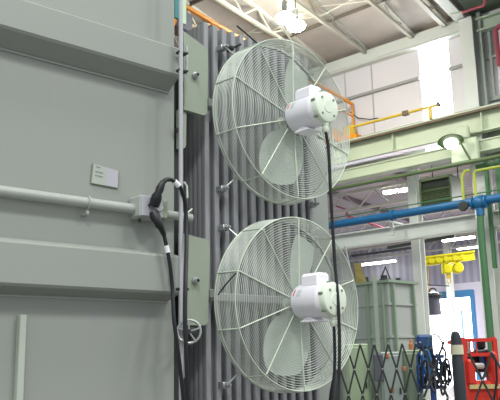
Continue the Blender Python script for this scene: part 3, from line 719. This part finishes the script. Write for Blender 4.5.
# conduit with clamps and junction box
zc = 2.215
cd = thing('conduit', Vector((.5, YT - .03, zc)), 'painted conduit running level along the tank wall into the junction box', 'conduit')
MB().tube([Vector((-2.2, YT - .035, zc)), Vector((1.64, YT - .035, zc))], .0205, 14).build('conduit_tube', CONDUIT, cd)
MB().tube([Vector((1.74, YT - .035, zc - .005)), Vector((1.93, YT - .035, zc - .005))], .0185, 14).build('conduit_tube', CONDUIT, cd)
P = onY(88, 209, YT - .04)
for xx in (P.x, P.x - 1.1):
    b = MB(); b.tube([Vector((xx, YT - .035, zc)) + Vector((0, -sin(a) * .024, cos(a) * .024)) for a in [q * pi / 8 for q in range(-1, 10)]], .004, 6)
    b.box(Vector((xx, YT - .012, zc - .037)), (.012, .012, .01)); b.lathe(Vector((xx, YT - .02, zc - .037)), (0, -1, 0), [(0, .008), (.018, .008)], 8)
    b.build('pipe_clamp', CONDUIT, cd)
jb = thing('junction_box', Vector((1.69, YT - .06, 2.17)), 'grey junction box on the conduit with two black plugs', 'junction box')
MB().box(Vector((1.69, YT - .045, 2.222)), (.055, .043, .045), bev=.006).build('box_body', CONDUIT, jb)
MB().box(Vector((1.69, YT - .091, 2.222)), (.05, .004, .042), bev=.002).build('box_cover', mat('box_cover_paint', (176, 176, 184), .35), jb)
MB().box(Vector((1.762, YT - .04, 2.225)), (.022, .03, .04), bev=.004).build('side_flange', OLIVEBOX, jb)
b = MB(); b.lathe(Vector((1.672, YT - .096, 2.225)), (0, -1, 0), [(0, .006), (.004, .004)], 10); b.lathe(Vector((1.65, YT - .06, 2.172)), (0, 0, -1), [(0, .006), (.015, .006)], 8); b.build('screw', DARKM, jb)
MB().lathe(Vector((1.715, YT - .09, 2.222)), (0, -1, 0), [(0, .022), (.012, .022), (.02, .018)], 16).build('socket', ROD, jb)

# black cables at the junction box
def P_(x, y, Y): return onY(x, y, Y)
YC = YT - .125
def smooth(pts, n=6):
    out = []
    m = len(pts)
    for i in range(m - 1):
        p0, p1, p2, p3 = pts[max(i - 1, 0)], pts[i], pts[i + 1], pts[min(i + 2, m - 1)]
        for k in range(n):
            t_ = k / n; out.append(.5 * ((2 * p1) + (p2 - p0) * t_ + (2 * p0 - 5 * p1 + 4 * p2 - p3) * t_ ** 2 + (3 * p1 - p0 - 3 * p2 + p3) * t_ ** 3))
    out.append(pts[-1]); return out
ca = thing('power_cable', P_(155, 203, YC), 'black cable looping up from the junction box and down past the rod', 'cable')
up_pts = [P_(154, 206, YC + .01), P_(157, 196, YC - .01), P_(160, 188.5, YC - .02), P_(163, 182, YC - .02), P_(168, 179.5, YC - .02), P_(174, 181, YC - .02), P_(180, 187, YC - .02), P_(184, 198, YC - .01), P_(186, 215, YC), P_(186.5, 245, YC - .03), P_(185.5, 280, YC - .09), P_(185, 320, YC - .115), P_(186.5, 360, YC - .115), P_(188, 410, YC - .1)]
MB().tube(smooth(up_pts[2:]) + [Vector((up_pts[-1].x, up_pts[-1].y, .01))], .0088, 8).build('cable_jacket', BLACK, ca)
MB().tube([up_pts[0], up_pts[0].lerp(up_pts[1], .6), up_pts[1], up_pts[1].lerp(up_pts[2], .4), up_pts[2], up_pts[3], up_pts[3].lerp(up_pts[4], .3)], [.021, .023, .021, .015, .017, .011, .0105], 12).build('plug', BLACK, ca)
MB().tube([P_(174.5, 181.3, YC - .02), P_(179, 186, YC - .02)], .0118, 10).build('white_marker', TAGW, ca)
cb = thing('power_cable', P_(157, 212, YC), 'black cable hanging from the lower plug of the junction box', 'cable')
lo = [P_(154, 213, YC + .01), P_(157, 221, YC - .01), P_(161, 228, YC - .01), P_(164, 235, YC), P_(167, 249, YC), P_(170, 265, YC), P_(172.5, 290, YC), P_(174, 320, YC - .05), P_(178, 350, YC - .06), P_(182, 385, YC - .06), P_(184, 410, YC - .06)]
MB().tube(smooth(lo[3:]) + [Vector((lo[-1].x, lo[-1].y, .01))], .0078, 8).build('cable_jacket', BLACK, cb)
MB().tube([lo[0], lo[0].lerp(lo[1], .6), lo[1], lo[1].lerp(lo[2], .5), lo[2], lo[3]], [.02, .022, .015, .018, .013, .0095], 12).build('plug', BLACK, cb)
MB().tube([P_(166.3, 245.5, YC), P_(168, 252.5, YC)], .0108, 10).build('white_marker', TAGW, cb)
for p, q in ((P_(186, 184, YC + .02), P_(188, 200, YC + .02)), (P_(187, 213, YC), P_(193, 209, YC))):
    pass
# vertical rod with clamps
ry_ = YT - .125; rx = onY(180.9, 150, ry_).x
rd = thing('vertical_rod', Vector((rx, ry_, 0)), 'slim pale vertical tube standing at the right edge of the tank wall', 'tube')
MB().tube([Vector((rx, ry_, 0)), Vector((rx, ry_, 3.9))], .0095, 12).build('tube_shaft', ROD, rd)
for py in (52, 70, 289):
    P = onY(181, py, ry_); b = MB(); b.box(Vector((rx + .01, ry_ + .01, P.z)), (.022, .014, .006), bev=.003)
    b.tube([Vector((rx + .03, ry_ - .008, P.z)), Vector((rx + .03, ry_ + .03, P.z))], .006, 8)
    b.build('tube_clamp', DARKM, rd)
b = MB(); s = [onY(186.5, y, ry_ + .03) for y in (46, 54, 62, 74)]; b.tube(s, .006, 6)
b.build('link_strip', ROD, rd)
b = MB(); s = [onY(x, y, ry_ + .02) for x, y in ((181, 300), (180, 315), (182, 335), (184, 352), (185, 378))]; b.tube(smooth(s), [.008, .01, .007] + [.006] * (len(smooth(s)) - 3), 6)
b.build('bonding_strap', STEEL, rd)
b = MB(); b.tube([P_(184, 182, YC + .03), P_(187, 186, YC + .03), P_(187.5, 198, YC + .03)], .004, 5); b.tube([P_(186, 214, YC + .03), P_(192, 209, YC + .03)], .004, 5); b.build('cable_tie', CREAM, rd)

# hand wheel valve
hc = onY(189, 331.5, YT - .165)
hw_ = thing('valve_handwheel', hc, 'small spoked metal handwheel below the lower gusset plate', 'valve')
MB().ring(hc, R0, Z, .046, .0055, 36, 8).build('wheel_rim', STEEL, hw_)
for i in range(5):
    a = 2 * pi * i / 5 + .3; MB().bar(hc + R0 * (.008 * cos(a)) + Z * (.008 * sin(a)), hc + R0 * (.045 * cos(a)) + Z * (.045 * sin(a)), .003, .007, F0).build('wheel_spoke', STEEL, hw_)
MB().lathe(hc + F0 * .17, -F0, [(0, .024), (.04, .024), (.045, .01), (.17, .012), (.18, .008)], 16).build('valve_stem', DARKM, hw_)

# radiator
YR = 2.66
xr0 = 2.099; PITCH = .0575
rdt = thing('radiator', Vector((2.5, YR, .55)), 'bank of grey vertical radiator fins behind the two cage fans', 'radiator')
def fin(x):
    th = .0142; dep = .20
    prof = []
    for k in range(9): a = pi * k / 8; prof.append((x - th * (abs(cos(a)) ** .5) * (1 if cos(a) > 0 else -1), YR + .012 - .012 * sin(a) ** .6))
    nf = 5
    for k in range(1, nf * 4):
        y = YR + .02 + (dep - .03) * k / (nf * 4); ww = th * (.62 + .38 * abs(cos(pi * k / 4)))
        prof.append((x + ww, y))
    prof.append((x + th, YR + dep)); prof.append((x - th, YR + dep))
    for k in range(nf * 4 - 1, 0, -1):
        y = YR + .02 + (dep - .03) * k / (nf * 4); ww = th * (.62 + .38 * abs(cos(pi * k / 4)))
        prof.append((x - ww, y))
    b = MB(); b.prism([Vector((px, py, .55)) for px, py in prof], (0, 0, 2.66 - .0))
    return b.build('radiator_panel', RADM, rdt)
f0_ = fin(xr0)
for i in range(1, 13):
    c = f0_.copy(); COL.objects.link(c); c.location = f0_.location + Vector((i * PITCH, 0, 0))
b = MB()
for z in (3.12, .75): b.tube([Vector((2.07, YR + .15, z)), Vector((2.81, YR + .15, z))], .04, 12)
b.build('header_pipe', RADM, rdt)
for z in (1.882,): MB().box(Vector((2.49, YR - .012, z)), (.42, .012, .018), bev=.003).build('cross_rail', RADM, rdt)

# ------------------------------------------------------------------ fans
def make_fan(cx, cy, cz):
    c = Vector((cx, cy, cz)); R = .396; DEP = .13
    f = thing('cooling_fan', Vector((cx, cy, cz - R)), 'x', 'fan', 'cage fans bolted to the radiator front')
    b = MB()
    nr = 31
    for i in range(nr):
        rr = .055 + (R - .012 - .055) * i / (nr - 1); dome = -.012 * (1 - (rr / R) ** 2)
        b.ring(c - YA * dome, XA, Z, rr, .0017, 72, 4)
    for i in range(1, 13):
        t_ = i / 13; b.ring(c + YA * (DEP * t_), XA, Z, R + .006 * t_, .0016, 72, 4)
    b.build('wire_guard', WIRE, f)
    MB().ring(c, XA, Z, R, .0032, 80, 6).build('front_rim', WIRE2, f)
    MB().ring(c + YA * DEP, XA, Z, R + .007, .0036, 80, 6).build('back_rim', WIRE2, f)
    for i in range(10):
        a = pi / 2 + 2 * pi * i / 10; d = XA * cos(a) + Z * sin(a)
        MB().tube([c + d * .05 + YA * .008, c + d * (R * .6) + YA * .002, c + d * (R - .006) - YA * .004, c + d * (R + .003) + YA * .008, c + d * (R + .009) + YA * DEP], .0034, 6).build('spoke', WIRE2, f)
    # wires along the drum between the spokes
    # venturi ring behind the guard
    b = MB(); m = 72; vs = []; fs = []
    for k in range(m):
        a = 2 * pi * k / m; d = XA * cos(a) + Z * sin(a)
        for rr, yy in ((R + .002, DEP - .012), (R + .008, DEP - .012), (R + .008, DEP + .004), (R + .002, DEP + .004)): vs.append(c + d * rr + YA * yy)
    for k in range(m):
        k2 = (k + 1) % m
        for j in range(4): fs.append([k * 4 + j, k * 4 + (j + 1) % 4, k2 * 4 + (j + 1) % 4, k2 * 4 + j])
    b.add(vs, fs, True); b.build('venturi_ring', WIRE, f)
    # blades
    hubc = c + YA * .05
    MB().lathe(hubc + YA * .05, (0, -1, 0), [(0, .026), (.012, .03), (.016, .018), (.08, .018), (.085, .012), (.13, .012)], 20).build('hub', BLADE, f)
    for i in range(2):
        a = pi / 2 - rad(14) - i * pi + (rad(3) if i else 0); d = XA * cos(a) + Z * sin(a); tdir = XA * -sin(a) + Z * cos(a)
        NR, NC = 14, 10; vs = []; fs = []
        for r_ in range(NR + 1):
            s_ = r_ / NR; rr = .035 + .30 * s_
            half = .045 + .085 * math.sin(pi * min(1, s_ * .95 + .06)) ** .7 if s_ < .97 else .05
            half = (.03 + .086 * (1 - (abs(s_ - .6) / .62) ** 2.4)) if s_ > .1 else .035 + .02 * s_
            half = max(half, .02)
            pt = rad(34 - 16 * s_)
            for q in range(NC + 1):
                cc = (q / NC - .5) * 2 * half
                camb = .018 * (1 - (2 * q / NC - 1) ** 2)
                sweep = -.02 * s_
                base_ = hubc + d * (rr - .02 * abs(cc / max(half, .01)) ** 2 * s_) + tdir * (cc * cos(pt) + sweep) + YA * (-cc * sin(pt) * .8 + camb)
                vs.append(base_)
        for r_ in range(NR):
            for q in range(NC): k = r_ * (NC + 1) + q; fs.append([k, k + 1, k + NC + 2, k + NC + 1])
        n0 = len(vs); vs += [v_ + YA * .003 for v_ in vs]
        fs += [[n0 + i_ for i_ in q[::-1]] for q in fs]
        # close the border
        border = list(range(NC + 1)) + [r_ * (NC + 1) + NC for r_ in range(1, NR + 1)] + [NR * (NC + 1) + q for q in range(NC - 1, -1, -1)] + [r_ * (NC + 1) for r_ in range(NR - 1, 0, -1)]
        for i_ in range(len(border)): a1, a2 = border[i_], border[(i_ + 1) % len(border)]; fs.append([a1, a2, a2 + n0, a1 + n0])
        b = MB(); b.add(vs, fs, True); b.build('blade', BLADE, f)
    # motor
    m0 = c + YA * .006
    mo = MB(); rM = .078
    mo.lathe(m0, (0, -1, 0), [(0, .045), (.004, .062), (.012, .073), (.02, rM), (.155, rM), (.162, .0795), (.176, .0795), (.178, rM), (.19, rM)], 40)
    mo_ = mo.build('motor', WHITE, f)
    b = MB(); b.lathe(m0 - YA * .19, (0, -1, 0), [(0, .0765), (.02, .0765), (.03, .072), (.034, .064), (.035, .03), (.038, .028)], 40); eb = b.build('end_bell', CREAM, mo_)
    b = MB()
    for k in range(4):
        a = pi / 4 + k * pi / 2; P = m0 - YA * .223 + XA * (.054 * cos(a)) + Z * (.054 * sin(a)); b.lathe(P, (0, -1, 0), [(0, .0065), (.004, .006)], 10)
    for k in range(6):
        a = pi / 6 + k * pi / 3 + .2; P = m0 - YA * .2 + XA * (.076 * cos(a)) + Z * (.076 * sin(a)); b.box(P, (.006, .012, .006), bev=.002)
    b.build('end_bolt', mat('bolt_green_grey', (120, 140, 118), .5), mo_)
    b = MB(); b.box(m0 - YA * .1 + Z * .09, (.04, .06, .034), bev=.014); b.build('capacitor_box', WHITE, mo_)
    b = MB(); a = rad(118)
    # stickers follow the curved shell
    def patch(a0, a1, y0, y1, r_=.0786):
        vs = []; fs = []; n_ = 6
        for k in range(n_ + 1):
            aa = a0 + (a1 - a0) * k / n_
            for yy in (y0, y1): vs.append(m0 + XA * (r_ * cos(aa)) + Z * (r_ * sin(aa)) - YA * yy)
            for yy in (y0, y1): vs.append(m0 + XA * ((r_ - .001) * cos(aa)) + Z * ((r_ - .001) * sin(aa)) - YA * yy)
        for k in range(n_):
            i0 = k * 4; j0 = i0 + 4
            fs += [[i0, i0 + 1, j0 + 1, j0], [i0 + 2, j0 + 2, j0 + 3, i0 + 3], [i0, j0, j0 + 2, i0 + 2], [i0 + 1, i0 + 3, j0 + 3, j0 + 1]]
        return MB().add(vs, fs)
    patch(rad(138), rad(162), .03, .036).build('red_sticker', RED, mo_)
    patch(rad(140), rad(165), .05, .075).build('rating_sticker', mat('sticker_grey', (190, 200, 204), .4), mo_)
    b = MB(); b.prism([m0 - YA * .045 - Z * .088 + XA * -.04, m0 - YA * .075 - Z * .07 + XA * -.04, m0 - YA * .1 - Z * .07 + XA * -.04, m0 - YA * .13 - Z * .088 + XA * -.04], (.08, 0, 0))
    b.box(m0 - YA * .088 - Z * .09, (.044, .046, .003), bev=.001); b.build('motor_foot', WHITE, mo_)
    b = MB(); b.lathe(m0 - YA * .2 - Z * .074 + XA * .004, (0, 0, -1), [(0, .016), (.012, .016), (.013, .013), (.022, .013), (.023, .017), (.036, .016), (.045, .01)], 12); b.build('cable_gland', CREAM, mo_)
    # brackets holding the cage to the radiator rails
    for dx, dz in ((-.31, -.36), (-.30, .345), (.30, -.36), (.30, .345)):
        P = c + XA * dx + Z * dz; r_ = math.hypot(dx, dz)
        b = MB(); b.box(Vector((P.x, YR - .02, P.z)), (.016, .02, .014), bev=.003); b.lathe(Vector((P.x, YR - .035, P.z)), (0, -1, 0), [(0, .01), (.02, .01), (.021, .006), (.035, .006)], 8)
        k = (R + .004) / r_; b.tube([Vector((P.x, YR - .045, P.z)), c + XA * (dx * k * .97) + Z * (dz * k * .97) + YA * DEP], .005, 6)
        b.build('mounting_bracket', STEEL, f)
    for sg in (-1, 1): MB().box(Vector((cx + sg * .392, YR - .03, cz + .035)), (.02, .03, .02), bev=.004).build('side_clamp', TANK, f)
    return f
FX = 2.475
fa = make_fan(FX, 2.45, 2.744)
fa['label'] = 'upper round wire-cage fan with white motor mounted on the radiator'
fb = copy_tree(fa); fb.location = fa.location + Vector((-.002, 0, -.888)); fb['label'] = 'lower round wire-cage fan with white motor mounted on the radiator'

# thin dark rods reaching from the radiator top to the upper guard
b = MB(); b.tube([onY(237, 26, 2.55), onY(250, 37, 2.5), onY(261, 47, 2.45)], .004, 6); b.build('tie_wire', BLACK, None, None, 'thin dark wire slanting onto the top left of the upper fan cage', 'wire')
b = MB(); b.tube([onY(229, 50, 2.62), onY(241, 44, 2.58)], .006, 6); b.lathe(onY(228, 50, 2.63), (0, -1, 0), [(0, .014), (.03, .014), (.04, .008)], 10); b.build('bracket_bolt', DARKM, None, None, 'dark bolt poking from the fins beside the upper fan', 'bolt')
b = MB(); b.tube([onY(218, 295, 2.5), onY(227, 283, 2.47), onY(236, 273, 2.45)], .0035, 6); b.build('tie_wire', BLACK, None, None, 'thin dark wire on the left side of the lower fan cage', 'wire')

# fan power cords
m0y = 2.45 + .006 - .2
g1 = Vector((FX + .004, m0y, 2.744 - .074 - .044)); g2 = Vector((FX + .002, m0y, 1.856 - .074 - .044))
def q_(x, y, Y): return onY(x, y, Y)
cpts = [g1, q_(328.5, 150, m0y), q_(330.5, 190, m0y), q_(332.5, 225, m0y), q_(335, 265, m0y - .01), q_(338, 300, m0y - .03), q_(339.3, 330, m0y - .03), q_(339.5, 350, m0y - .03), q_(339, 375, m0y - .03), q_(337.5, 410, m0y - .03)]
MB().tube(smooth(cpts) + [Vector((cpts[-1].x, cpts[-1].y, .01))], .0075, 8).build('fan_cord', BLACK, None, None, 'long black power cord hanging from the upper fan motor past the lower one', 'cord')
cpts = [g2, q_(334.5, 340, m0y), q_(334.8, 360, m0y), q_(334, 380, m0y), q_(332, 410, m0y)]
MB().tube(smooth(cpts) + [Vector((cpts[-1].x, cpts[-1].y, .01))], .007, 8).build('fan_cord', BLACK, None, None, 'short ribbed black cord hanging from the lower fan motor', 'cord')
b = MB(); sp = [q_(336.8, 370, m0y - .015), q_(336.2, 380, m0y - .015), q_(335, 392, m0y - .015), q_(334, 412, m0y - .015)]
b.tube(sp + [Vector((sp[-1].x, sp[-1].y, .0))], [.012, .019, .024, .029, .03], 12); b.build('cable_sleeve', BLACK, None, None, 'black tapered sleeve gathering the two fan cords at the bottom', 'sleeve')

# ================================================================== LIGHT
sc = bpy.context.scene
w = bpy.data.worlds.new('daylight'); sc.world = w; w.use_nodes = True
bg = w.node_tree.nodes['Background']; bg.inputs['Color'].default_value = (.93, .96, 1.0, 1); bg.inputs['Strength'].default_value = .62
def area(name, loc, tgt, size, power, col=(1, 1, .97)):
    l = bpy.data.lights.new(name, 'AREA'); l.energy = power; l.size = size; l.color = col; l.shape = 'DISK'
    o = bpy.data.objects.new(name, l); COL.objects.link(o); o.location = loc
    o.rotation_euler = (Vector(tgt) - Vector(loc)).to_track_quat('-Z', 'Y').to_euler(); return o
# unseen fill lamps added to brighten the tank, fans and hall
for x, y, pw in ((-3, -5, 620), (4, -5, 420), (-2, 0.5, 420), (8, -7, 250), (9, 2, 280), (15, 4, 470), (18, 0, 470), (12, 9, 470)):
    area('fill_light', (x, y, 10.8), (x, y, 0), 2.2, pw, (.98, 1, .96))
for n_, w_ in ((26, 8), (26, 14), (32, 8), (32, 16), (24, 20)):
    P = W(w_, n_, 7.3); area('low_bay_fill', P, P - Z, .8, 800, (1, .98, 1))  # fill lamps added to brighten the low bay, apart from its strips
for P in lampP[:2]:
    l = bpy.data.lights.new('bay_glow', 'POINT'); l.energy = 260; l.shadow_soft_size = .3; l.color = (.98, 1, .93)
    o = bpy.data.objects.new('bay_glow', l); COL.objects.link(o); o.location = P - Z * .4

# ------------------------------------------------------------------ camera
cam = bpy.data.cameras.new('camera'); co = bpy.data.objects.new('camera', cam); COL.objects.link(co)
cam.sensor_width = 36; cam.lens = 36 * FPX / 500; cam.clip_end = 200
co.matrix_world = Matrix.Translation(CAM) @ Matrix((RT, UU, -FW)).transposed().to_4x4()
sc.camera = co
for o in bpy.data.objects:
    if '_o' in o: del o['_o']
vs = sc.view_settings; vs.view_transform = 'Standard'; vs.look = 'None'; vs.gamma = 1; vs.exposure = .35; vs.use_curve_mapping = False
